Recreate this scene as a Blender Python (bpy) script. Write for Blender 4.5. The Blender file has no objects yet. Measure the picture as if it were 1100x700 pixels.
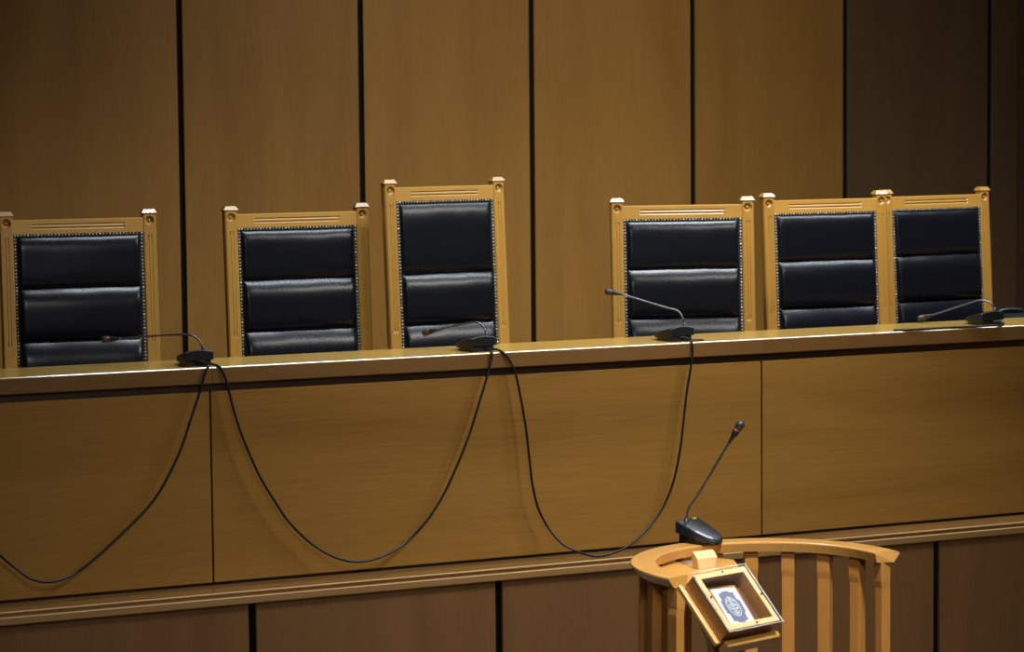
import bpy, bmesh, math, random
from mathutils import Vector, Matrix
random.seed(7)
S = bpy.context.scene
COL = S.collection
PI = math.pi

# ------------------------------------------------------------------ materials
def _mat(name):
    m = bpy.data.materials.new(name); m.use_nodes = True
    nt = m.node_tree
    return m, nt, nt.nodes['Principled BSDF']

def plain(name, rgb, rough=.5, metal=0., spec=.5, bump=0., bscale=400, coat=0.):
    m, nt, b = _mat(name)
    b.inputs['Base Color'].default_value = (*rgb, 1)
    b.inputs['Roughness'].default_value = rough
    b.inputs['Metallic'].default_value = metal
    b.inputs['Specular IOR Level'].default_value = spec
    b.inputs['Coat Weight'].default_value = coat
    tc = nt.nodes.new('ShaderNodeTexCoord')
    n = nt.nodes.new('ShaderNodeTexNoise'); n.inputs['Scale'].default_value = bscale
    n.inputs['Detail'].default_value = 3
    nt.links.new(tc.outputs['Object'], n.inputs['Vector'])
    r = nt.nodes.new('ShaderNodeMapRange')
    r.inputs['To Min'].default_value = max(0, rough-.06); r.inputs['To Max'].default_value = min(1, rough+.06)
    nt.links.new(n.outputs['Fac'], r.inputs['Value']); nt.links.new(r.outputs['Result'], b.inputs['Roughness'])
    if bump:
        bp = nt.nodes.new('ShaderNodeBump'); bp.inputs['Strength'].default_value = bump
        bp.inputs['Distance'].default_value = .001
        nt.links.new(n.outputs['Fac'], bp.inputs['Height']); nt.links.new(bp.outputs['Normal'], b.inputs['Normal'])
    return m

def wood(name, light, dark, axis='z', rough=.42, fine=1., flame=1., coat=.0, spec=.5, var=.10):
    """procedural veneer, grain running along one axis of the object"""
    m, nt, b = _mat(name)
    N = nt.nodes.new; Lk = nt.links.new
    tc = N('ShaderNodeTexCoord'); oi = N('ShaderNodeObjectInfo')
    add = N('ShaderNodeVectorMath'); add.operation = 'ADD'
    sc = N('ShaderNodeVectorMath'); sc.operation = 'SCALE'; sc.inputs['Scale'].default_value = 37.
    cmb = N('ShaderNodeCombineXYZ')
    for i in range(3): Lk(oi.outputs['Random'], cmb.inputs[i])
    Lk(cmb.outputs[0], sc.inputs[0]); Lk(tc.outputs['Object'], add.inputs[0]); Lk(sc.outputs[0], add.inputs[1])
    def mapped(along, across):
        mp = N('ShaderNodeMapping'); v = [across]*3; v['xyz'.index(axis)] = along
        mp.inputs['Scale'].default_value = v; Lk(add.outputs[0], mp.inputs['Vector']); return mp
    a = N('ShaderNodeTexNoise'); a.inputs['Scale'].default_value = 1.; a.inputs['Detail'].default_value = 5; a.inputs['Distortion'].default_value = .6
    Lk(mapped(.55*flame, 5*flame).outputs[0], a.inputs['Vector'])
    f = N('ShaderNodeTexNoise'); f.inputs['Scale'].default_value = 1.; f.inputs['Detail'].default_value = 4
    Lk(mapped(6*fine, 170*fine).outputs[0], f.inputs['Vector'])
    mx = N('ShaderNodeMix'); mx.data_type = 'FLOAT'; mx.inputs['Factor'].default_value = .42
    Lk(a.outputs['Fac'], mx.inputs['A']); Lk(f.outputs['Fac'], mx.inputs['B'])
    cr = N('ShaderNodeValToRGB')
    cr.color_ramp.elements[0].position = .30; cr.color_ramp.elements[0].color = (*dark, 1)
    cr.color_ramp.elements[1].position = .70; cr.color_ramp.elements[1].color = (*light, 1)
    Lk(mx.outputs['Result'], cr.inputs['Fac'])
    hv = N('ShaderNodeHueSaturation')
    mr = N('ShaderNodeMapRange'); mr.inputs['To Min'].default_value = 1-var; mr.inputs['To Max'].default_value = 1+var
    Lk(oi.outputs['Random'], mr.inputs['Value']); Lk(mr.outputs['Result'], hv.inputs['Value'])
    Lk(cr.outputs['Color'], hv.inputs['Color']); Lk(hv.outputs['Color'], b.inputs['Base Color'])
    b.inputs['Roughness'].default_value = rough; b.inputs['Specular IOR Level'].default_value = spec
    b.inputs['Coat Weight'].default_value = coat; b.inputs['Coat Roughness'].default_value = .12
    bp = N('ShaderNodeBump'); bp.inputs['Strength'].default_value = .12; bp.inputs['Distance'].default_value = .0008
    Lk(f.outputs['Fac'], bp.inputs['Height']); Lk(bp.outputs['Normal'], b.inputs['Normal'])
    return m

WALL = wood('wall_veneer', (.315,.162,.034), (.215,.102,.019), 'z', rough=.55, flame=.8, var=.05, spec=.15)
WALLD = wood('dark_wall_veneer', (.125,.072,.030), (.085,.048,.020), 'z', rough=.5, flame=.8, var=.03, spec=.3)
LOWER = wood('plinth_veneer', (.235,.118,.042), (.165,.078,.026), 'z', rough=.5, flame=1.2, var=.05, spec=.3)
BENCH = wood('bench_veneer', (.355,.182,.036), (.24,.116,.020), 'x', rough=.5, flame=.7, fine=.7, var=.03, spec=.2)
COUNTER = wood('varnished_counter_wood', (.44,.27,.060), (.36,.205,.040), 'x', rough=.26, flame=.8, coat=.3)
FASCIA = wood('fascia_wood', (.20,.098,.026), (.14,.064,.016), 'x', rough=.4, flame=.8, var=.03, spec=.35)
TRIM = wood('moulding_wood', (.36,.205,.070), (.25,.135,.042), 'x', rough=.45, flame=1., spec=.3)
LEDGE = wood('varnished_ledge_wood', (.17,.085,.026), (.12,.056,.016), 'x', rough=.22, flame=.8, coat=.4)
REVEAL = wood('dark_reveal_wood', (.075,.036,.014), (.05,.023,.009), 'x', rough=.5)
OAKZ = wood('honey_oak_upright', (.39,.200,.036), (.27,.128,.020), 'z', rough=.33, fine=1.2, coat=.25)
OAKX = wood('honey_oak_rail', (.41,.215,.040), (.30,.146,.024), 'x', rough=.33, fine=1.2, coat=.25)
BEECH = wood('varnished_beech', (.60,.320,.080), (.49,.240,.054), 'z', rough=.3, flame=1., coat=.3, fine=.6)
BEECHZ = wood('varnished_beech_post', (.46,.212,.050), (.34,.148,.031), 'z', rough=.35, flame=1.4, coat=.2)
PALE = wood('pale_wood', (.80,.57,.29), (.68,.46,.22), 'x', rough=.4, flame=2)
LEATHER = plain('black_leather', (.0035,.004,.006), rough=.27, spec=.33, bscale=260)
GAP = plain('black_gap', (.004,.004,.004), rough=.8, spec=.1)
BRASS = plain('nail_brass', (.70,.62,.45), rough=.42, metal=1.)
TAPE = plain('black_braid', (.008,.0075,.007), rough=.7)
PLASTIC = plain('black_plastic', (.008,.008,.009), rough=.38, bump=.2, bscale=900)
GLOSSP = plain('glossy_dark_plastic', (.014,.015,.018), rough=.24, coat=.4)
NECKM = plain('black_gooseneck', (.13,.13,.14), rough=.3, metal=.8)
FOAM = plain('microphone_capsule', (.03,.032,.032), rough=.24, bump=.25, bscale=1500)
REDM = plain('red_ring', (.32,.035,.016), rough=.35)
CABLE = plain('black_cable', (.006,.006,.007), rough=.4, spec=.3)
BUTTON = plain('yellow_green_button', (.45,.55,.12), rough=.4)
STEEL = plain('dull_steel', (.55,.58,.62), rough=.35, metal=.9)
SCREW = plain('dark_screw', (.03,.03,.035), rough=.35, metal=.7)
SILVER = plain('silver_relief', (.72,.80,.82), rough=.42, metal=.0, bump=.3, bscale=500)
NAVY = plain('slate_blue_velvet', (.145,.155,.23), rough=.75)
PAPER = plain('page_edges', (.70,.62,.45), rough=.7)
FLOORM = plain('dark_floor_stone', (.11,.085,.06), rough=.5, bscale=6)
CARPET = plain('dais_carpet', (.06,.045,.035), rough=.9, bscale=80)
PLASTER = plain('ceiling_plaster', (.35,.33,.30), rough=.8, bscale=30)
HALL = wood('hall_side_veneer', (.10,.062,.034), (.07,.04,.022), 'z', rough=.55, flame=.8)

def glass_mat():
    m, nt, b = _mat('clear_acrylic')
    nt.nodes.remove(b)
    N = nt.nodes.new; Lk = nt.links.new
    lw = N('ShaderNodeLayerWeight'); lw.inputs['Blend'].default_value = .5
    pw = N('ShaderNodeMath'); pw.operation = 'POWER'; pw.inputs[1].default_value = 4.; Lk(lw.outputs['Facing'], pw.inputs[0])
    fr = N('ShaderNodeMath'); fr.operation = 'MULTIPLY_ADD'; fr.inputs[1].default_value = .8; fr.inputs[2].default_value = .03; Lk(pw.outputs[0], fr.inputs[0])
    tr = N('ShaderNodeBsdfTransparent'); tr.inputs['Color'].default_value = (.95,.96,.97,1)
    gl = N('ShaderNodeBsdfGlossy'); gl.inputs['Roughness'].default_value = .10
    mx = N('ShaderNodeMixShader')
    Lk(fr.outputs[0], mx.inputs[0]); Lk(tr.outputs[0], mx.inputs[1]); Lk(gl.outputs[0], mx.inputs[2])
    Lk(mx.outputs[0], nt.nodes['Material Output'].inputs['Surface'])
    return m
ACRYL = glass_mat()
EDGE = plain('bright_acrylic_edge', (.86,.90,.93), rough=.3)
def led_mat():
    m, nt, b = _mat('blue_indicator')
    b.inputs['Base Color'].default_value = (.05,.15,1,1)
    b.inputs['Emission Color'].default_value = (.15,.3,1,1); b.inputs['Emission Strength'].default_value = 6
    return m
LED = led_mat()

# ------------------------------------------------------------------ mesh helpers
def B(): return bmesh.new()

def box(bm, x0, x1, y0, y1, z0, z1, bev=0., seg=1):
    r = bmesh.ops.create_cube(bm, size=1.)
    vs = r['verts']
    for v in vs:
        v.co = Vector((x0+(v.co.x+.5)*(x1-x0), y0+(v.co.y+.5)*(y1-y0), z0+(v.co.z+.5)*(z1-z0)))
    if bev:
        es = list({e for v in vs for e in v.link_edges})
        bmesh.ops.bevel(bm, geom=es, offset=bev, segments=seg, profile=.5, affect='EDGES')

def loft(bm, rings, close=True, caps=True, smooth=False):
    """rings: lists of points, all the same length"""
    R = [[bm.verts.new(Vector(p)) for p in r] for r in rings]
    n = len(R[0])
    for a, b in zip(R, R[1:]):
        for i in range(n if close else n-1):
            j = (i+1) % n
            f = bm.faces.new((a[i], a[j], b[j], b[i])); f.smooth = smooth
    if caps and close:
        bm.faces.new(list(reversed(R[0]))); bm.faces.new(R[-1])

def catmull(pts, k=6):
    P = [Vector(p) for p in pts]
    P = [P[0]*2-P[1]] + P + [P[-1]*2-P[-2]]
    out = []
    for i in range(1, len(P)-2):
        a, b, c, d = P[i-1:i+3]
        for s in range(k):
            t = s/k
            out.append(.5*((2*b)+(c-a)*t+(2*a-5*b+4*c-d)*t*t+(3*b-a-3*c+d)*t**3))
    out.append(P[-2]); return out

def tube(bm, pts, rad, n=10):
    pts = [Vector(p) for p in pts]; rings = []
    rs = rad if isinstance(rad, (list, tuple)) else [rad]*len(pts)
    t = (pts[1]-pts[0]).normalized()
    up = Vector((0,0,1)) if abs(t.z) < .9 else Vector((1,0,0))
    nrm = (up - t*up.dot(t)).normalized()
    for i, p in enumerate(pts):
        t = (pts[min(i+1, len(pts)-1)]-pts[max(i-1, 0)]).normalized()
        nrm = (nrm - t*nrm.dot(t)).normalized(); bn = t.cross(nrm)
        rings.append([p + (nrm*math.cos(2*PI*k/n)+bn*math.sin(2*PI*k/n))*rs[i] for k in range(n)])
    loft(bm, rings, smooth=True)

def along(bm, p0, d, prof, n=16):
    """lathe: profile (distance, radius) about the axis p0 + d*distance"""
    d = Vector(d).normalized()
    tube(bm, [Vector(p0)+d*q[0] for q in prof], [max(q[1], 1e-4) for q in prof], n)

def ball(bm, c, r, sub=1, sc=(1,1,1)):
    res = bmesh.ops.create_icosphere(bm, subdivisions=sub, radius=r)
    for v in res['verts']:
        v.co = Vector((v.co.x*sc[0], v.co.y*sc[1], v.co.z*sc[2])) + Vector(c)
        for f in v.link_faces: f.smooth = True

def finish(bm):
    bmesh.ops.recalc_face_normals(bm, faces=bm.faces)

def obj(name, bm, mat, parent=None, off=(0,0,0)):
    finish(bm)
    if any(off): bmesh.ops.translate(bm, verts=bm.verts, vec=-Vector(off))
    me = bpy.data.meshes.new(name); bm.to_mesh(me); bm.free()
    o = bpy.data.objects.new(name, me); COL.objects.link(o)
    me.materials.append(mat)
    if parent: o.parent = parent
    return o

def tag(o, label=None, cat=None, group=None, kind=None):
    if label: o['label'] = label
    if cat: o['category'] = cat
    if group: o['group'] = group
    if kind: o['kind'] = kind
    return o

def thing(name, label, cat, loc=(0,0,0), rz=0, group=None, kind=None):
    o = bpy.data.objects.new(name, None); COL.objects.link(o)
    o.location = loc; o.rotation_euler = (0,0,rz); o.empty_display_size = .1
    return tag(o, label, cat, group, kind)

def mod_bevel(o, w, seg=2):
    md = o.modifiers.new('bevel', 'BEVEL'); md.width = w; md.segments = seg; md.limit_method = 'ANGLE'; md.angle_limit = math.radians(40)

# ------------------------------------------------------------------ room shell
X0, X1 = -3.0, 11.23           # side walls
YW, YB = 15.76, -2.5           # panelled wall, wall behind the viewer
ZC = 4.6
FL = -.20                      # hall floor level
bm = B(); box(bm, X0-.1, X1+.1, YB-.1, YW+.2, FL-.1, FL); tag(obj('floor', bm, FLOORM), kind='structure')
bm = B(); box(bm, X0-.1, X1+.1, YB-.1, YW+.2, ZC, ZC+.1); tag(obj('ceiling', bm, PLASTER), kind='structure')
bm = B(); box(bm, X0-.1, X0, YB, YW+.1, FL, ZC); tag(obj('wall_left', bm, HALL), kind='structure')
bm = B(); box(bm, X1, X1+.1, YB, YW+.1, FL, ZC); tag(obj('wall_right', bm, HALL), kind='structure')
bm = B(); box(bm, X0, X1, YB-.1, YB, FL, ZC); tag(obj('wall_front', bm, HALL), kind='structure')
bm = B(); box(bm, X0, X1, YW+.022, YW+.12, FL, ZC)
wb = tag(obj('wall_back', bm, GAP), kind='structure')
PITCH, PH, GW = 1.1792, 5.099, .036
n = -6
while True:
    a = PH+(n)*PITCH; b = a+PITCH
    a = max(a, X0-.05)
    if a > X1-.05: break
    x0, x1 = max(a+GW/2, X0+.002), min(b-GW/2, X1-.002)
    if x1 > x0:
        bm = B(); box(bm, x0, x1, YW, YW+.0225, .705, ZC-.005, .003)
        cx = (x0+x1)/2
        o = obj('wall_panel', bm, WALLD if cx > 9.7 else WALL, wb)  # panels at the right end get the darker veneer colour
        if cx > 9.7: o['label'] = 'darker wall panel'
    n += 1
# raised dais under the judges' chairs
bm = B(); box(bm, X0+.005, X1-.005, 11.16, YW+.01, FL+.001, .70)
tag(obj('floor_dais', bm, CARPET), kind='structure')

# ------------------------------------------------------------------ judges' bench
CZ = 2.55
TOPZ = CZ-1.1157                        # 1.4343
YF, YP, YBK = 10.968, 11.0, 11.36
BX0, BX1 = -1.2, 10.9
bench = thing('judges_bench', "long raised judges' bench of brown veneer with varnished countertop, running across the whole room", 'bench', (5, 11, 0))
L = (5, 11, 0)
SE = [6.3907+2.7258*k for k in range(-3, 2)]
SE = [BX0]+[s for s in SE if BX0+.2 < s < BX1-.2]+[BX1]
def part(name, bm, m, par=bench): return obj(name, bm, m, par, L)
for a, b in zip(SE, SE[1:]):
    # countertop slab, jointed where the panels below are jointed
    bm = B(); g = .0008
    yb = YBK
    prof = [(YF+.0035, TOPZ), (YF-.0005, TOPZ-.004), (YF, TOPZ-.0046), (YF, TOPZ-.0679), (YF+.012, TOPZ-.0729), (yb, TOPZ-.0729), (yb, TOPZ)]
    loft(bm, [[(x, y, z) for y, z in prof] for x in (a+g, b-g)])
    part('countertop_section', bm, COUNTER)
    bm = B(); box(bm, a+g, b-g, YF-.0012, YF+.001, TOPZ-.0685, TOPZ-.0050, .0005); part('fascia_board', bm, FASCIA)
    # front panel
    g = .004
    bm = B(); box(bm, a+g, b-g, YP, YP+.03, CZ-2.0517, CZ-1.2245, .0025, 2); part('front_panel', bm, BENCH)
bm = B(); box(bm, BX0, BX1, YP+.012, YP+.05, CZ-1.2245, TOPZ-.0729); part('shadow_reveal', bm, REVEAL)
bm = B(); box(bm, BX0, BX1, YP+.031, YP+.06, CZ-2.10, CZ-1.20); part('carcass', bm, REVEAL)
YL = 10.80; LZ = CZ-2.0653
bm = B(); box(bm, BX0, BX1, YP+.022, YP+.03, LZ, CZ-2.0517); part('shadow_reveal', bm, REVEAL)
bm = B()
prof = [(YP+.05, LZ), (YL+.022, LZ), (YL+.022, LZ-.0547), (YP+.05, LZ-.0547)]
loft(bm, [[(x, y, z) for y, z in prof] for x in (BX0, BX1)])
part('ledge_board', bm, LEDGE)
bm = B()
prof = [(YL+.0215, LZ), (YL+.010, LZ), (YL+.0075, LZ-.0025), (YL+.0075, LZ-.007), (YL+.016, LZ-.011), (YL+.016, LZ-.0205), (YL+.003, LZ-.0215),
        (YL, LZ-.0245), (YL, LZ-.050), (YL+.004, LZ-.0545), (YL+.0215, LZ-.0545)]
loft(bm, [[(x, y, z) for y, z in prof] for x in (BX0, BX1)])
part('ledge_nosing', bm, TRIM)
YQ = 10.83
lowp = [3.839*YQ/11+1.1792*YQ/11*k for k in range(-5, 8)]
lowp = [BX0]+[s for s in lowp if BX0+.1 < s < BX1-.1]+[BX1]
bm = B(); box(bm, BX0, BX1, YQ+.02, YQ+.06, FL+.001, LZ-.0547); part('plinth_backing', bm, GAP)
for a, b in zip(lowp, lowp[1:]):
    bm = B(); box(bm, a+.017, b-.017, YQ, YQ+.0205, FL+.002, LZ-.056, .0025); part('plinth_panel', bm, LOWER)
bm = B(); box(bm, BX0, BX1, 11.3601, 11.42, 1.345, 1.375, .003); part('writing_shelf', bm, COUNTER)
bm = B(); box(bm, 7.0, BX1, 11.4205, 11.61, 1.345, 1.375, .003); part('writing_shelf', bm, COUNTER)
bm = B(); box(bm, BX0, BX1, 11.10, 11.155, FL+.001, 1.36); part('back_board', bm, REVEAL)
for x in SE[1:-1]:
    bm = B(); box(bm, x-.02, x+.02, 11.162, 11.36, .7005, 1.345); part('support_bracket', bm, REVEAL)

# ------------------------------------------------------------------ judges' chairs
REC = .0627
def chair_mesh_set(zr, w, H, segs, gx):
    """zr rosette height above the dais, w distance between rosettes, H flute end below the rosette"""
    T = math.tan(REC)
    def yf(z): return (z-zr)*T if z > .48 else (.48-zr)*T + (.48-z)*.20
    out = {}
    hw, dp, bv = .032, .046, .006
    def ring(cx, z, nd, y=None):
        y0 = yf(z) if y is None else y
        f = [(-hw+bv,0),(-.0105,0),(-.0085,nd),(-.0060,nd),(-.0040,0),(.0040,0),(.0060,nd),(.0085,nd),(.0105,0),(hw-bv,0),(hw,bv),(hw,dp-bv),(hw-bv,dp),(-hw+bv,dp),(-hw,dp-bv),(-hw,bv)]
        return [(cx+x, y0+yy, z) for x, yy in f]
    def post(cx):
        bm = B()
        zs = [(0,0),(.24,0),(.48,0),(.50,0),(zr-H-.004,0),(zr-H+.010,.0048),(zr-H+.03,.0018),(zr-.095,.0018),(zr-.072,.0052),(zr-.066,0),(zr+.033,0)]
        loft(bm, [ring(cx, z, d) for z, d in zs])
        finish(bm)
        # carved rosette: dish cut into the front face
        m1 = bpy.data.meshes.new('t'); bm.to_mesh(m1); bm.free(); o1 = bpy.data.objects.new('t', m1); COL.objects.link(o1)
        b2 = B(); bmesh.ops.create_uvsphere(b2, u_segments=24, v_segments=14, radius=.0225)
        for v in b2.verts: v.co = Vector((v.co.x+cx, v.co.y*.75+yf(zr)-.001, v.co.z+zr))
        m2 = bpy.data.meshes.new('t2'); b2.to_mesh(m2); b2.free(); o2 = bpy.data.objects.new('t2', m2); COL.objects.link(o2)
        md = o1.modifiers.new('b', 'BOOLEAN'); md.operation = 'DIFFERENCE'; md.object = o2; md.solver = 'EXACT'
        dg = bpy.context.evaluated_depsgraph_get(); dg.update()
        me = bpy.data.meshes.new_from_object(o1.evaluated_get(dg))
        bpy.data.objects.remove(o1); bpy.data.objects.remove(o2)
        bm = B(); bm.from_mesh(me)
        ball(bm, (cx, yf(zr)+.0115, zr), .0070, 2)
        return bm
    def cap(cx):
        bm = B(); z0 = zr+.033; y = yf(z0)+dp/2
        def rc(a, z, k): return [(cx-a, y-k, z), (cx+a, y-k, z), (cx+a, y+k, z), (cx-a, y+k, z)]
        loft(bm, [rc(.032, z0-.001, .023), rc(.0362, z0+.001, .0272), rc(.0362, z0+.003, .0272), rc(.0255, z0+.0205, .0165), rc(.0245, z0+.0212, .0155)])
        return bm
    out['post'] = [post(-w/2), post(w/2)]; out['cap'] = [cap(-w/2), cap(w/2)]
    # top rail with two flutes
    inn = w/2-hw
    def rr(x, d):
        z1, z0 = zr+.015, zr-.052
        f = [(0,z0),(0,zr-.0320),(d*.9,zr-.0235),(d,zr-.0225),(0,zr-.0208),(0,zr-.0165),(d*.9,zr-.0080),(d,zr-.0070),(0,zr-.0053),(0,z1-.004),(.004,z1),(.030,z1),(.034,z1-.004),(.034,z0)]
        return [(x, yf(z)+.003+yy, z) for yy, z in f]
    bm = B(); loft(bm, [rr(x, d) for x, d in ((-inn-.004,0),(-gx-.003,0),(-gx+.006,.0065),(gx-.006,.0065),(gx+.003,0),(inn+.004,0))]); out['rail'] = bm
    # back board behind the upholstery
    zb, zt = segs[-1], zr-.052
    bm = B()
    loft(bm, [[(-inn-.003, yf(z)+.014, z),(inn+.003, yf(z)+.014, z),(inn+.003, yf(z)+.036, z),(-inn-.003, yf(z)+.036, z)] for z in (zb-.03, zt+.004)])
    out['board'] = bm
    # braid strip with nails round the leather
    bm = B()
    def strip(xa, xb, za, zc):
        loft(bm, [[(xa, yf(z)+.006, z),(xb, yf(z)+.006, z),(xb, yf(z)+.015, z),(xa, yf(z)+.015, z)] for z in (za, zc)])
    strip(-inn, -inn+.016, zb, zt); strip(inn-.016, inn, zb, zt); strip(-inn+.016, inn-.016, zt-.012, zt)
    out['braid'] = bm
    bm = B(); k = 0
    z = zt-.006
    while z > zb:
        for s in (-1, 1): ball(bm, (s*(inn-.0068), yf(z)+.0055, z), .0040 if k % 4 else .0054, 1, (1,.6,1))
        z -= .0160; k += 1
    x = -inn+.02; k = 0
    while x < inn-.018:
        ball(bm, (x, yf(zt-.0055)+.0055, zt-.0055), .0038 if k % 3 else .0052, 1, (1,.6,1)); x += .0160; k += 1
    out['nails'] = bm
    # upholstered segments
    out['cush'] = []
    xi = inn-.0155; top = zt-.0115
    rnd = random.Random(int(zr*1000))
    for si, (za, zc) in enumerate(zip([top]+segs[1:-1], segs[1:])):
        bm = B(); nu, nv = 44, 24; G = []
        ph = rnd.random()*6
        for j in range(nv+1):
            v = -1+2*j/nv; v = math.copysign(abs(v)**.72, v) if v else 0
            row = []
            for i in range(nu+1):
                u = -1+2*i/nu; u = math.copysign(abs(u)**.72, u) if u else 0
                z = (za+zc)/2 - v*(za-zc)/2
                fv = (1-abs(v)**(5., 3.4, 2.4)[si]) if v < 0 else max(0, 1-abs(v)**5)**.5
                bul = (.020, .031, .036)[si] * (max(0, 1-abs(u)**34))**.5 * fv
                sag = .0016*math.sin(3.1*u+ph)*(1-v*v) + .0016*math.sin(9*u+ph*2)*max(0, abs(v)-.5)
                zz = z + (.0035*(1-u*u)*math.copysign(1, -v)*abs(v)**6 if si or v > 0 else 0)
                row.append(bm.verts.new((u*xi, yf(z)+.010-bul-sag*(1-u**8), zz)))
            G.append(row)
        for j in range(nv):
            for i in range(nu):
                f = bm.faces.new((G[j][i], G[j+1][i], G[j+1][i+1], G[j][i+1])); f.smooth = True
        edge = [G[0][i] for i in range(nu+1)]+[G[j][nu] for j in range(1, nv+1)]+[G[nv][i] for i in range(nu-1, -1, -1)]+[G[j][0] for j in range(nv-1, 0, -1)]
        back = [bm.verts.new((v.co.x, v.co.y+.012, v.co.z)) for v in edge]
        for i in range(len(edge)):
            j = (i+1) % len(edge); bm.faces.new((edge[i], edge[j], back[j], back[i]))
        bm.faces.new(back)
        out['cush'].append(bm)
    # seat, arms, front legs
    ys = yf(.48)
    bm = B(); box(bm, -w/2+.0325, w/2-.0325, ys-.52, ys+.02, .47, .53, .02, 3)
    for f in bm.faces: f.smooth = True
    out['seat'] = bm
    bm = B()
    for a in ((-w/2+.033, w/2-.033, ys-.515, ys-.49), (-w/2+.033, w/2-.033, ys-.0, ys+.025)): box(bm, *a, .40, .47, .003)
    for s in (-1, 1): box(bm, s*w/2-.012, s*w/2+.012, ys-.49, ys-.002, .40, .469, .003)
    out['frame'] = bm
    out['leg'] = []; out['arm'] = []
    for s in (-1, 1):
        bm = B(); c = s*w/2
        loft(bm, [[(c-h, ys-.535-h*0, z),(c+h, ys-.535, z),(c+h, ys-.535+2*h, z),(c-h, ys-.535+2*h, z)] for z, h in ((0,.019),(.35,.026),(.40,.027),(.60,.022))])
        out['leg'].append(bm)
        bm = B()
        loft(bm, [[(c-.03, y, z-.03),(c+.03, y, z-.03),(c+.03, y, z-.006),(c+.024, y, z),(c-.024, y, z),(c-.03, y, z-.006)] for y, z in ((ys-.56,.622),(ys-.53,.63),(ys-.25,.632),(ys+.0,.64),(yf(.62)-.001,.642))])
        out['arm'].append(bm)
    return out

def make_chair(zr, w, H, segs, gx, label):
    M = chair_mesh_set(zr, w, H, segs, gx)
    t = thing('judge_chair', label, 'chair', group="carved judges' armchairs behind the bench")
    for p, c in zip(M['post'], M['cap']):
        po = obj('back_post', p, OAKZ, t); obj('post_cap', c, OAKX, po)
    obj('top_rail', M['rail'], OAKX, t); obj('back_board', M['board'], OAKZ, t)
    br = obj('braid_trim', M['braid'], TAPE, t); obj('nail_heads', M['nails'], BRASS, br)
    for c in M['cush']: obj('backrest_cushion', c, LEATHER, t)
    obj('seat', M['seat'], LEATHER, t); obj('seat_frame', M['frame'], OAKX, t)
    for l in M['leg']: obj('front_leg', l, OAKZ, t)
    for a in M['arm']: obj('armrest', a, OAKX, t)
    return t

def copy_tree(o, parent=None):
    c = o.copy(); COL.objects.link(c)
    if parent: c.parent = parent
    for ch in [x for x in o.children]: copy_tree(ch, c)
    return c

DZ = .70
ZR = CZ-.5386-DZ
ch0 = make_chair(ZR, .6727, .573, [ZR-.052, ZR-.305, ZR-.548, ZR-.79], .218, '')
spots = [(3.470, 12.304, -.100, "black leather high-backed judge's chair farthest left, cut off by the photo's edge"),
         (4.569, 12.330, -.019, "black leather judge's chair standing just left of the taller chair"),
         (6.508, 11.988, -.281, "black leather judge's chair with a gooseneck microphone head crossing its left post"),
         (7.480, 12.203, -.041, "black leather judge's chair second from right, its right post touching the end chair"),
         (8.246, 12.308, .096, "black leather judge's chair at the far right end against the dark wall panel")]
for i, (x, y, r, lab) in enumerate(spots):
    o = ch0 if i == 0 else copy_tree(ch0)
    o.location = (x, y, DZ); o.rotation_euler = (0, 0, r); o['label'] = lab
ZR3 = CZ-.4223-DZ
ch3 = make_chair(ZR3, .6044, .689, [ZR3-.052, ZR3-.410, ZR3-.653, ZR3-.90], .19, "taller and narrower black leather president's chair rising above the others in the row")
ch3.location = (5.285, 12.175, DZ); ch3.rotation_euler = (0, 0, .089)

# ------------------------------------------------------------------ microphones
def mic_base(t, witness=False):
    out = []; kx, ky = (.86, .80) if witness else (1, 1)
    half = [(-.062,-.030),(-.0665,-.027),(-.067,0),(-.0655,.04),(-.062,.08),(-.054,.115),(-.041,.145),(-.022,.165),(0,.171)]
    outline = half + [(-x, y) for x, y in reversed(half[:-1])] + [(x, -.030) for x in (.045,.030,.015,0,-.015,-.030,-.045)]
    H0, H1, CR = (.076, .064, .004) if witness else (.062, .044, .011)
    def top(y):
        t_ = (y/ky+.03)/.20
        return H0 - H1*(t_*.8+.2*t_*t_)
    def bot(y): return (.034 if witness else .026) - (y/ky+.03)/.20*(.031 if witness else .020)
    outline = [(.03+(x-.03)*kx, y*ky) for x, y in outline]
    cx, cy = 0, .05
    bm = B(); rings = []
    for sc, f in ((.94, 'b'), (1, 'b1'), (1, 'm'), (.975, 't'), (.9, 't'), (.7, 't'), (.4, 't'), (.1, 't')):
        r = []
        for x, y in outline:
            X, Y = cx+(x-cx)*sc, cy+(y-cy)*sc
            if f == 'b': z = bot(y)
            elif f == 'b1': z = bot(y)+.001
            elif f == 'm': z = max(top(y)-.005, bot(y)+.003)+CR*(1-(x/.067)**2)
            else: z = top(Y)-(.0015 if sc == .975 else 0)+CR*(1-(X/.067)**2)
            r.append((X, Y, z))
        rings.append(r)
    loft(bm, rings, smooth=False)
    for f in bm.faces:
        if f.normal.z > .5: f.smooth = True
    o = obj('base_shell', bm, GLOSSP if witness else PLASTIC, t); out.append(o)
    bm = B()
    loft(bm, [[(cx+(x-cx)*.86, cy+(y-cy)*.88, z if z < .01 else max(bot(y)+.0015, .0015)) for x, y in outline] for z in (.0006, .02)])
    obj('base_foot', bm, PLASTIC, t)
    if witness:
        bm = B(); box(bm, -.034, -.016, -.020, -.009, .066, .0790, .002, 2); obj('push_button', bm, BUTTON, o)
    # collar at the neck's root
    bm = B(); along(bm, (.03, 0, .061), (0,0,1), [(0,.009),(.008,.009),(.010,.0075),(.024,.0062)]); obj('neck_collar', bm, PLASTIC, t)

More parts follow.
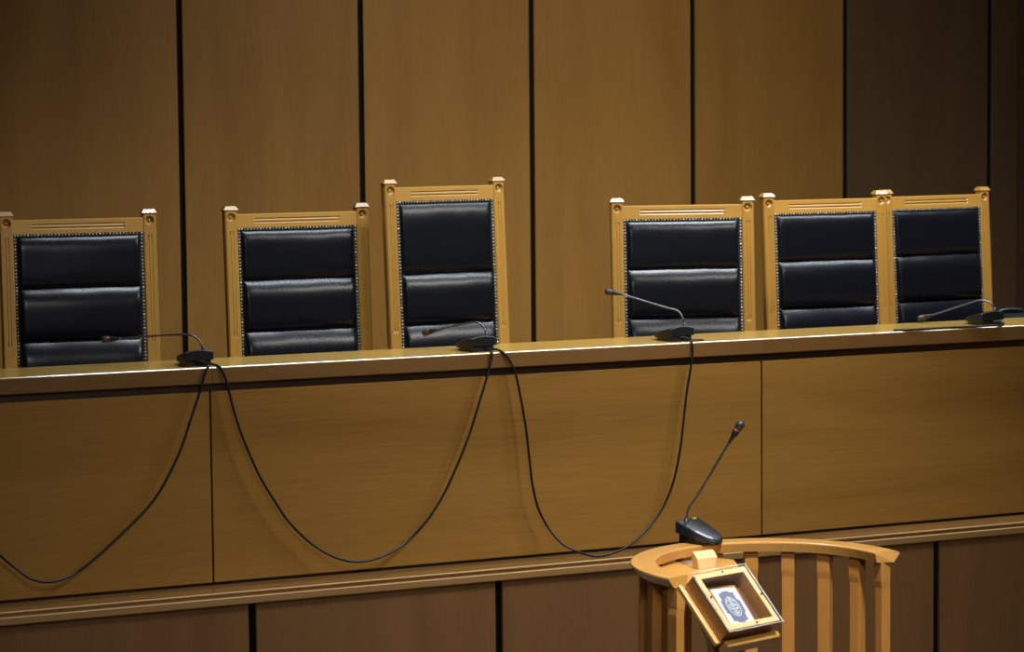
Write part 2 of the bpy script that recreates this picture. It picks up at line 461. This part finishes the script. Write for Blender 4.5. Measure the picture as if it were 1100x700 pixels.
def microphone(O, rz, path, label, witness=False, headlen=.080):
    t = thing('gooseneck_microphone', label, 'microphone', O, rz, None if witness else "gooseneck microphones on the judges' bench")
    mic_base(t, witness)
    Mi = (Matrix.Translation(O) @ Matrix.Rotation(rz, 4, 'Z')).inverted()
    pts = [Mi @ Vector(p) for p in path]
    pts[0].x, pts[0].y = .03, 0; pts[0].z = .062
    cur = catmull(pts, 8)
    # split off the head at the end
    end = cur[-1]; k = len(cur)-1
    while (cur[k]-end).length < headlen*.98: k -= 1
    neck = cur[:k+1]
    bm = B(); tube(bm, neck, .0046, 10); obj('gooseneck', bm, NECKM, t)
    d = (end-neck[-1]).normalized(); h = (end-neck[-1]).length; p = neck[-1]-d*.012
    Lh = h+.012
    bm = B(); along(bm, p, d, [(0,.0046),(.012,.0058),(.50*Lh,.0128),(.56*Lh,.0132)]); sl = obj('head_sleeve', bm, PLASTIC, t)
    bm = B(); along(bm, p+d*.56*Lh, d, [(0,.0132),(.0008,.0138),(.0042,.0138),(.005,.0132)]); obj('red_light_ring', bm, REDM, sl)
    bm = B(); along(bm, p+d*(.56*Lh+.005), d, [(0,.0128),(.002,.0140),(.014,.0150),(.0155,.0158),(.022,.0156),(.027,.0142),(.031,.0112),(.034,.006),(.035,.0004)]); obj('capsule', bm, FOAM, t)
    return t

Zb = TOPZ+.0003
N1 = [[3.6488,11.05,1.5011],[3.6474,11.0509,1.5212],[3.6375,11.0575,1.5453],[3.6189,11.0697,1.5613],[3.5949,11.0855,1.568],[3.557,11.1104,1.5678],[3.4533,11.1787,1.5605],[3.3665,11.2357,1.5521],[3.3283,11.2609,1.5479],[3.275,11.296,1.5444]]
N2 = [[4.991,11.05,1.497],[4.9884,11.0537,1.5264],[4.9801,11.0654,1.5469],[4.9676,11.0832,1.561],[4.9507,11.1071,1.5621],[4.8995,11.1794,1.5444],[4.8566,11.2401,1.5271],[4.8278,11.2808,1.5135],[4.796,11.326,1.502]]
N3 = [[6.0066,11.05,1.5015],[6.0036,11.0534,1.5254],[5.993,11.0653,1.5599],[5.9777,11.0826,1.5768],[5.944,11.1206,1.5887],[5.8669,11.2075,1.6191],[5.8049,11.2774,1.6435],[5.7738,11.3125,1.6535],[5.74,11.351,1.6595]]
N4 = [[7.7446,11.05,1.4932],[7.7399,11.0553,1.523],[7.7275,11.0694,1.5433],[7.7058,11.0938,1.5541],[7.681,11.1217,1.5487],[7.6251,11.1848,1.5215],[7.5627,11.2552,1.4893],[7.5219,11.3012,1.4693],[7.484,11.344,1.4535]]
NW = [[4.5143,8.3,1.0823],[4.5182,8.2968,1.1056],[4.5273,8.2893,1.1324],[4.5428,8.2766,1.1594],[4.5739,8.2513,1.2265],[4.6125,8.2197,1.3101],[4.651,8.1882,1.3933],[4.6715,8.1715,1.4345]]
microphone((3.625,11.05,Zb), 0, N1, 'black bench microphone whose gooseneck runs level to the left, beside the leftmost chair')
microphone((4.963,11.05,Zb), .14, N2, 'black gooseneck microphone on the bench in front of the tall middle chair')
microphone((5.977,11.05,Zb), .10, N3, 'black gooseneck microphone on the bench whose neck slopes upward to the left')
microphone((7.715,11.05,Zb), 0, N4, 'black gooseneck microphone at the right end of the bench, its head drooping to the wood')
RAILZ = 1.0
microphone((4.543,8.309,RAILZ+.0003), math.radians(198), NW, 'dark grey gooseneck microphone standing upright on the curved wooden rail', True)

# ------------------------------------------------------------------ cables
CG = "black cables looped along the bench front"
def cable(pts, label, r=.0054):
    bm = B(); c = catmull(pts, 7)
    o = obj('microphone_cable', B(), CABLE)
    bpy.data.objects.remove(o)
    base = Vector(pts[0])
    tube(bm, c, r, 10)
    o = obj('microphone_cable', bm, CABLE, None, base); o.location = base
    tag(o, label, 'cable', CG)
def hang(l, ys=10.956, ym=10.938):
    n = len(l); out = []
    for i, (x, z) in enumerate(l):
        y = ys + (ym-ys)*min(1, min(i, n-1-i)/4)
        if z < .62: y -= .075*min(1, (.62-z)/.10)
        out.append((x*y/10.93, y, CZ-(CZ-z)*y/10.93))
    return out
cz = TOPZ+.0062
A = [(3.6196,1.4085),(3.5931,1.3263),(3.5538,1.2209),(3.5144,1.1117),(3.4628,1.0074),(3.4033,.9119),(3.3404,.8408),(3.2366,.7492),(3.1337,.6661),(3.052,.6095),(2.9914,.5829),(2.9235,.5729),(2.8526,.5906),(2.7868,.639),(2.7179,.7031),(2.6234,.8114),(2.4934,.9945),(2.3844,1.1932),(2.3319,1.3286),(2.318,1.4124)]
Bc = [(3.711,1.3919),(3.7266,1.3311),(3.744,1.258),(3.7777,1.1476),(3.8221,1.0362),(3.8669,.9403),(3.933,.8303),(3.9872,.7491),(4.0717,.6611),(4.1487,.6039),(4.2221,.5672),(4.2918,.5492),(4.3754,.5508),(4.4643,.5769),(4.554,.6281),(4.6447,.7129),(4.7225,.82),(4.7827,.9329),(4.8431,1.0628),(4.8948,1.206),(4.9372,1.3291),(4.9609,1.4114)]
Cc = [(5.0523,1.3944),(5.0793,1.3344),(5.1014,1.2366),(5.1277,1.0877),(5.1448,.9388),(5.1578,.8321),(5.1847,.7241),(5.2306,.6357),(5.3002,.5536),(5.38,.5089),(5.4605,.481),(5.5464,.4828),(5.6426,.5141),(5.7397,.5846),(5.8227,.6783),(5.8819,.8044),(5.9168,.9541),(5.9371,1.1047),(5.9522,1.2121),(5.9723,1.3193),(5.9824,1.3923)]
cable([(3.600,11.035,cz+.012),(3.630,11.018,cz+.016),(3.654,10.995,cz+.006),(3.648,10.966,cz)]+hang(A)+[(2.316,10.965,cz),(2.31,11.04,cz)], 'black cable drooping from the leftmost microphone down out of the left side of the photo')
cable([(3.610,11.035,cz+.002),(3.650,11.012,cz+.008),(3.678,10.985,cz+.003),(3.700,10.963,TOPZ-.003)]+hang(Bc)+[(4.978,10.966,cz),(4.990,11.014,cz+.004),(4.975,11.04,cz+.010)], 'black cable hanging in the widest loop, between the first and second bench microphones')
cable([(4.975,11.030,cz+.002),(5.002,11.005,cz+.006),(5.020,10.975,cz+.002),(5.040,10.960,TOPZ-.008)]+hang(Cc)+[(5.998,10.966,cz-.001),(6.008,10.99,cz+.003),(5.99,11.022,cz+.012),(5.965,11.03,cz+.014)], 'black cable hanging in a narrow loop between the second and third bench microphones')
cable([(5.985,11.022,cz),(6.02,11.012,cz+.001),(6.052,11.002,cz),(6.072,10.986,cz-.0005)], 'short black cable end lying on the counter at the third bench microphone', .0042)
cable([(7.715,11.022,cz+.012),(7.748,11.005,cz+.014),(7.752,10.985,cz+.003),(7.70,10.962,cz),(7.60,10.965,cz),(7.50,10.972,cz),(7.38,10.975,cz),(7.27,10.972,cz),(7.19,10.970,cz),(7.115,10.985,cz)], 'black cable lying along the counter edge below the rightmost microphone')

# small equipment past the counter on the far right
t = thing('desk_device', "small black desk device with a blue light behind the counter at the right edge", 'device', (8.30, 11.50, 1.3755))
bm = B(); loft(bm, [[(-.20,-.07,z),(.14,-.07,z),(.14,.08,z+k),(-.20,.08,z+k)] for z, k in ((0,0),(.058,.016))]); o = obj('body', bm, PLASTIC, t); mod_bevel(o, .006)
bm = B(); pts = catmull([(-.195,.03,.064),(-.18,.03,.080),(-.13,.03,.084),(-.06,.03,.080),(-.045,.03,.064)], 5); tube(bm, pts, .012, 8); obj('top_handle', bm, PLASTIC, t)
bm = B(); ball(bm, (-.071,-.0705,.0535), .0045, 2); obj('blue_light', bm, LED, t)

# ------------------------------------------------------------------ witness stand
WC = Vector((4.585, 7.82, 0))
stand = thing('witness_stand', 'semicircular witness stand with a honey wood handrail on square balusters', 'witness stand', (4.585, 7.82, FL))
WC0 = Vector((4.585, 7.82, FL))
def arcpt(r, a, z): return (r*math.cos(a), r*math.sin(a), z)
bm = B(); rings = []
a0, a1, n = math.radians(-3), math.radians(195), 90
zt = RAILZ
prof = [(.400, zt), (.3955, zt-.002), (.3945, zt-.006), (.402, zt-.036), (.458, zt-.036), (.4805, zt-.008), (.4795, zt-.002), (.475, zt)]
for i in range(n+1):
    a = a0+(a1-a0)*i/n
    rings.append([arcpt(r, a, z) for r, z in prof])
# mitred ends
e0 = [(x, y-.020*(.48-math.hypot(x, y))/.086*0 - (.016 if k in (5,6,7,4) else 0), z) for k, (x, y, z) in enumerate(rings[0])]
rings[0] = e0
loft(bm, rings)
hr = obj('handrail', bm, BEECH, stand, (0,0,FL))
for k in range(12):
    a = math.radians(-.5+17.6*k); bm = B(); rg = []
    er, et = Vector((math.cos(a), math.sin(a), 0)), Vector((-math.sin(a), math.cos(a), 0))
    for z, r0, r1, h in ((FL+.04,.4185,.4535,.0225),(.872,.4185,.4535,.0225),(.893,.4155,.4515,.0238),(.899,.415,.452,.024),(zt-.0355,.415,.452,.024)):
        rg.append([tuple(er*r0-et*h+Vector((0,0,z))), tuple(er*r1-et*h+Vector((0,0,z))), tuple(er*r1+et*h+Vector((0,0,z))), tuple(er*r0+et*h+Vector((0,0,z)))])
    loft(bm, rg); o = obj('baluster', bm, BEECHZ, stand, (0,0,FL)); mod_bevel(o, .003)
bm = B(); loft(bm, [[arcpt(r, a0+(a1-a0)*i/60, z) for r, z in ((.39,FL+.0005),(.39,FL+.045),(.48,FL+.045),(.48,FL+.0005))] for i in range(61)]); obj('base_ring', bm, BEECH, stand, (0,0,FL))
bm = B()
pl = [(4.175,7.74),(4.165,7.90),(4.205,8.03),(4.29,8.14),(4.42,8.215),(4.50,8.232),(4.59,8.226),(4.625,8.157),(4.573,8.029),(4.40,7.74)]
loft(bm, [[(x-WC.x, y-WC.y, z) for x, y in pl] for z in (.932, .950)]); o = obj('corner_shelf', bm, BEECH, stand, (0,0,FL)); mod_bevel(o, .002)
bm = B(); box(bm, -.160, -.112, .305, .368, .9503, .9530, .001) 
o = obj('metal_bracket', bm, STEEL, stand, (0,0,FL)); o['label'] = 'grey metal bracket'

# wooden block with two holes on the shelf
bm = B()
q0 = Vector((4.455, 8.040, .9505))
loft(bm, [[(x*k, y, z) for k, y, z in ((.82,.002,0),(.82,.034,0),(1,.034,.057),(1,.021,.057),(1,0,.036))] for x in (-.0435, .0435)])
finish(bm)
m1 = bpy.data.meshes.new('wood_block'); bm.to_mesh(m1); bm.free()
blk = bpy.data.objects.new('wood_block', m1); COL.objects.link(blk)
b2 = B()
for s in (-1, 1): along(b2, (s*.022, .0245, .0325), (0,-.7,.7), [(0,.0058),(.045,.0058)], 14)
finish(b2)
m2 = bpy.data.meshes.new('t'); b2.to_mesh(m2); b2.free(); o2 = bpy.data.objects.new('t', m2); COL.objects.link(o2)
md = blk.modifiers.new('b', 'BOOLEAN'); md.object = o2; md.operation = 'DIFFERENCE'; md.solver = 'EXACT'
dg = bpy.context.evaluated_depsgraph_get(); dg.update()
me = bpy.data.meshes.new_from_object(blk.evaluated_get(dg)); blk.modifiers.clear(); blk.data = me; bpy.data.objects.remove(o2)
me.materials.clear(); me.materials.append(PALE); blk.location = q0; blk.rotation_euler = (0, 0, math.radians(10))
tag(blk, 'small pale wooden block with two drilled holes on the shelf inside the curved rail', 'block')
bm = B(); along(bm, (.0415,.016,.030), (1,0,0), [(0,.004),(.003,.004),(.004,.0025)], 10); obj('screw', bm, STEEL, blk)

# ------------------------------------------------------------------ sloping display case with the book
TL = Vector((4.0902, 7.4833, 1.05)); ua = math.radians(17.463); ta = math.radians(45.05)
u = Vector((math.cos(ua), math.sin(ua), 0)); v = Vector((math.cos(ta)*u.y, -math.cos(ta)*u.x, -math.sin(ta))); nn = v.cross(u)
CW, CH = .2492, .2329
def P(a, b, c): return TL+u*a+v*b+nn*c
LB = Vector((4.25, 7.43, FL))
case = thing('display_case_lectern', 'sloping wooden display case with clear acrylic lid on a thin post by the rail end', 'lectern', LB)
def pbox(bm, a0, a1, b0, b1, c0, c1, bev=0., seg=2):
    t = B(); box(t, a0, a1, b0, b1, c0, c1, bev, seg)
    mp = {}
    for vv in t.verts: mp[vv.index if vv.index >= 0 else id(vv)] = None
    t.verts.index_update()
    nv = [bm.verts.new(P(*x.co)) for x in t.verts]
    for f in t.faces: bm.faces.new([nv[x.index] for x in f.verts])
    t.free()
m_ = .007; th = .017; D = .052
bm = B()
pbox(bm, m_, CW-m_, m_, m_+th, -.0645, -.0055); pbox(bm, m_, CW-m_, CH-m_-th, CH-m_, -.0645, -.0055)
pbox(bm, m_, m_+th, m_+th, CH-m_-th, -.0645, -.0055); pbox(bm, CW-m_-th, CW-m_, m_+th, CH-m_-th, -.0645, -.0055)
obj('case_frame', bm, BEECHZ, case, LB)
bm = B(); q_ = m_+th+.001
pbox(bm, m_, CW-m_, m_, q_, -.0056, -.0034); pbox(bm, m_, CW-m_, CH-q_, CH-m_, -.0056, -.0034)
pbox(bm, m_, q_, q_, CH-q_, -.0056, -.0034); pbox(bm, CW-q_, CW-m_, q_, CH-q_, -.0056, -.0034)
obj('frame_rim', bm, PALE, case, LB)
bm = B(); pbox(bm, m_-.001, m_+.0005, m_, CH-m_, -.0645, -.0045); pbox(bm, m_, CW-m_, CH-m_-.0005, CH-m_+.001, -.0645, -.0045); 
obj('side_board', bm, BEECHZ, case, LB)
bm = B(); pbox(bm, m_+.001, CW-m_-.001, m_+.001, CH-m_-.001, -.0640, -.0575); o = obj('case_floor', bm, plain('burgundy_lining', (.085,.042,.030), .8), case, LB)
bm = B(); pbox(bm, 0, CW, 0, CH, -.0032, 0, .0004, 1); lid = obj('acrylic_lid', bm, ACRYL, case, LB)
bm = B()
pbox(bm, -.0012, CW+.0012, -.0012, -.0001, -.0032, .0002); pbox(bm, -.0012, CW+.0012, CH+.0001, CH+.0012, -.0032, .0002)
pbox(bm, -.0012, -.0001, -.0001, CH+.0001, -.0032, .0002); pbox(bm, CW+.0001, CW+.0012, -.0001, CH+.0001, -.0032, .0002)
obj('bright_lid_edge', bm, EDGE, lid, LB)  # near-white strips paint in the light caught along the lid's edges
for a, b in ((CW*.53, .014), (CW*.55, CH-.014), (.016, CH*.42), (CW-.016, CH*.52)):
    bm = B(); along(bm, P(a, b, -.0005), nn, [(0,.0038),(.002,.0038),(.003,.0022)], 12); obj('screw', bm, SCREW, lid, LB)
bm = B(); pbox(bm, .004, CW-.004, .004, CH-.002, -.084, -.0648, .003); obj('base_board', bm, BEECHZ, case, LB)
bm = B(); pbox(bm, -.013, .0035, -.004, CH-.0, -.080, -.062, .004); obj('side_moulding', bm, BEECH, case, LB)
bm = B(); pbox(bm, .014, CW+.013, CH+.0005, CH+.026, -.098, -.050, .007, 3); obj('front_lip', bm, BEECH, case, LB)
# post, brace and foot carrying the case
c0 = P(CW*.55, CH*.72, -.085)
bm = B(); w2 = .019
loft(bm, [[(c0.x-w2, c0.y-w2, z), (c0.x+w2, c0.y-w2, z), (c0.x+w2, c0.y+w2, z), (c0.x-w2, c0.y+w2, z)] for z in (FL+.03, c0.z+.004)])
o = obj('post', bm, BEECHZ, case, LB)
bm = B(); box(bm, c0.x-.15, c0.x+.15, c0.y-.13, c0.y+.13, FL+.0005, FL+.03, .004); obj('foot', bm, BEECHZ, case, LB)
p0 = Vector((c0.x-.02, c0.y, .70)); p1 = P(.03, CH*.35, -.086)
bm = B(); dd = (p1-p0).normalized(); sd = Vector((0,1,0))*.014; up_ = dd.cross(Vector((0,1,0))).normalized()*.014
loft(bm, [[q_-sd-up_, q_+sd-up_, q_+sd+up_, q_-sd+up_] for q_ in (p0, p1)]); obj('brace', bm, BEECHZ, case, LB)

# book: slipcase edge, slate cover, silver plate with medallion
FZ = -.0573
bk = thing('holy_book', 'small book with silver and slate-blue ornamented cover lying inside the acrylic-lidded case', 'book', P(.131, .124, FZ))
O0 = Vector(bk.location)
ca, sa = math.cos(math.radians(-3.5)), math.sin(math.radians(-3.5))
def K(x, y, z):   # x right, y upslope, centred on the cover
    a = .131 + x*ca - y*sa; b = .124 - (x*sa + y*ca)
    return P(a, b, FZ+z)
def kbox(bm, x0, x1, y0, y1, z0, z1):
    vs = [bm.verts.new(K(x, y, z)) for x in (x0, x1) for y in (y0, y1) for z in (z0, z1)]
    for f in ((0,1,3,2),(4,6,7,5),(0,4,5,1),(2,3,7,6),(0,2,6,4),(1,5,7,3)): bm.faces.new([vs[i] for i in f])
def kpoly(bm, pts, z0, z1):
    loft(bm, [[K(x, y, z) for x, y in pts] for z in (z0, z1)])
hx, hy = .0535, .0735
bm = B(); kbox(bm, -hx, hx, -hy, hy, .001, .013); obj('pages', bm, PAPER, bk, O0)
bm = B()
for a in ((-hx-.009,-hx-.001,-hy-.006,hy+.009),(hx+.001,hx+.008,-hy-.006,hy+.009),(-hx-.001,hx+.001,hy+.001,hy+.009),(-hx-.001,hx+.001,-hy-.006,-hy-.001)):
    kbox(bm, *a, .0004, .014)
obj('wooden_tray_rim', bm, BEECHZ, bk, O0)
bm = B(); kbox(bm, -hx, hx, -hy, hy, .0131, .0152); cov = obj('cover', bm, SILVER, bk, O0); cov['label'] = 'silver cover'
# stepped slate-blue field
bm = B()
st = [(.016,.062),(.016,.056),(.033,.056),(.033,.028),(.042,.023),(.042,-.023),(.033,-.028),(.033,-.056),(.016,-.056),(.016,-.062)]
kpoly(bm, st+[(-x, y) for x, y in reversed(st)], .0153, .0160); fld = obj('slate_field', bm, NAVY, cov, O0); fld['label'] = 'slate-blue stepped field'
bm = B()
def ell(rx, ry, z, n=40): return [K(rx*math.cos(2*PI*i/n), ry*math.sin(2*PI*i/n), z) for i in range(n)]
loft(bm, [ell(.0255,.0385,.0160), ell(.0255,.0385,.0172), ell(.0235,.0365,.0172), ell(.0235,.0365,.0162)], caps=False)
# filigree: scrolls, rays and rosettes inside the oval
def wire(pts, r=.0009): tube(bm, [K(x, y, .0168) for x, y in pts], r, 5)
for s in (-1, 1):
    for (cx_, cy_, r0, a_, b_) in ((.009,.019,.0075,-.4,4.6),(.010,-.016,.0075,.6,5.4),(.014,.002,.0055,-2,3),(.006,.003,.0045,0,5.5),(.005,-.028,.0045,0,5),(.004,.030,.0035,1,6)):
        wire([(s*(cx_+r0*(1-.45*t/14)*math.cos(a_+(b_-a_)*t/14)), cy_+r0*(1-.45*t/14)*math.sin(a_+(b_-a_)*t/14)) for t in range(15)], .0013)
wire([(0,-.034),(0,.034)], .0012); wire([(-.018,.008),(0,.011),(.018,.008)], .0012); wire([(-.018,-.006),(0,-.009),(.018,-.006)], .0012)
ball(bm, K(0,.001,.0166), .0035, 2)
obj('oval_medallion', bm, SILVER, fld, O0)
bm = B()
for sx in (-1, 1):
    for sy in (-1, 1):
        for r in range(3): tube(bm, [K(sx*(.046-.004*r+.003*math.cos(t)), sy*(.066-.003*r+.003*math.sin(t)), .0156) for t in [k*.6 for k in range(10)]], .0007, 5)
obj('corner_scrolls', bm, STEEL, cov, O0)

# ------------------------------------------------------------------ light
def area(name, loc, target, size, power, col, sy=None, spread=None):
    l = bpy.data.lights.new(name, 'AREA'); l.energy = power; l.size = size; l.color = col
    if sy: l.shape = 'RECTANGLE'; l.size_y = sy
    if spread: l.spread = math.radians(spread)
    o = bpy.data.objects.new(name, l); COL.objects.link(o); o.location = loc
    o.rotation_euler = (Vector(target)-Vector(loc)).to_track_quat('-Z', 'Y').to_euler()
    return o
WHITE = (1.,.97,.93); COOL = (.82,.91,1.)
area('ceiling_lamp', (7.9, 8.5, 4.5), (4.9, 11.1, .9), 1.2, 23, WHITE, 1.2, 74)
area('ceiling_lamp', (6.7, 7.9, 4.5), (5.2, 11.1, .9), 1.2, 25, WHITE, 1.2, 74)
area('ceiling_lamp', (2.6, 3.6, 4.4), (5.0, 8.6, .8), 1.6, 44, WHITE, 1.2, 100)
area('ceiling_lamp', (4.3, 6.3, 4.5), (4.45, 7.7, .9), .4, 24, WHITE, .4, 46)
area('ceiling_lamp', (7.0, 10.75, 4.5), (7.0, 11.6, 0), 6.6, 170, COOL, .22, 120)
area('ceiling_lamp', (7.1, 10.6, 4.5), (7.6, 15.8, 1.3), 1.8, 62, WHITE, .5, 84)

W = bpy.data.worlds.new('World'); S.world = W; W.use_nodes = True
W.node_tree.nodes['Background'].inputs['Color'].default_value = (.5,.55,.6,1)
W.node_tree.nodes['Background'].inputs['Strength'].default_value = .02

# ------------------------------------------------------------------ camera
yaw, pit, rol, F = 0.43380472, 0.08257987, -0.00923289, 2900.
fw = Vector((math.sin(yaw)*math.cos(pit), math.cos(yaw)*math.cos(pit), -math.sin(pit)))
rt = Vector((math.cos(yaw), -math.sin(yaw), 0)); up = rt.cross(fw)
r2 = rt*math.cos(rol)+up*math.sin(rol); u2 = up*math.cos(rol)-rt*math.sin(rol)
cam = bpy.data.cameras.new('Camera'); co = bpy.data.objects.new('Camera', cam); COL.objects.link(co)
Mx = Matrix((r2, u2, -fw)).transposed().to_4x4(); Mx.translation = Vector((0, 0, CZ)); co.matrix_world = Mx
cam.sensor_width = 36; cam.sensor_fit = 'HORIZONTAL'; cam.lens = 36*F/1100
cam.dof.use_dof = True; cam.dof.focus_distance = 11.2; cam.dof.aperture_fstop = 5.6
cam.clip_end = 100
S.camera = co
S.view_settings.view_transform = 'Standard'; S.view_settings.look = 'None'
S.view_settings.gamma = 1; S.view_settings.use_curve_mapping = False
S.view_settings.exposure = 0.
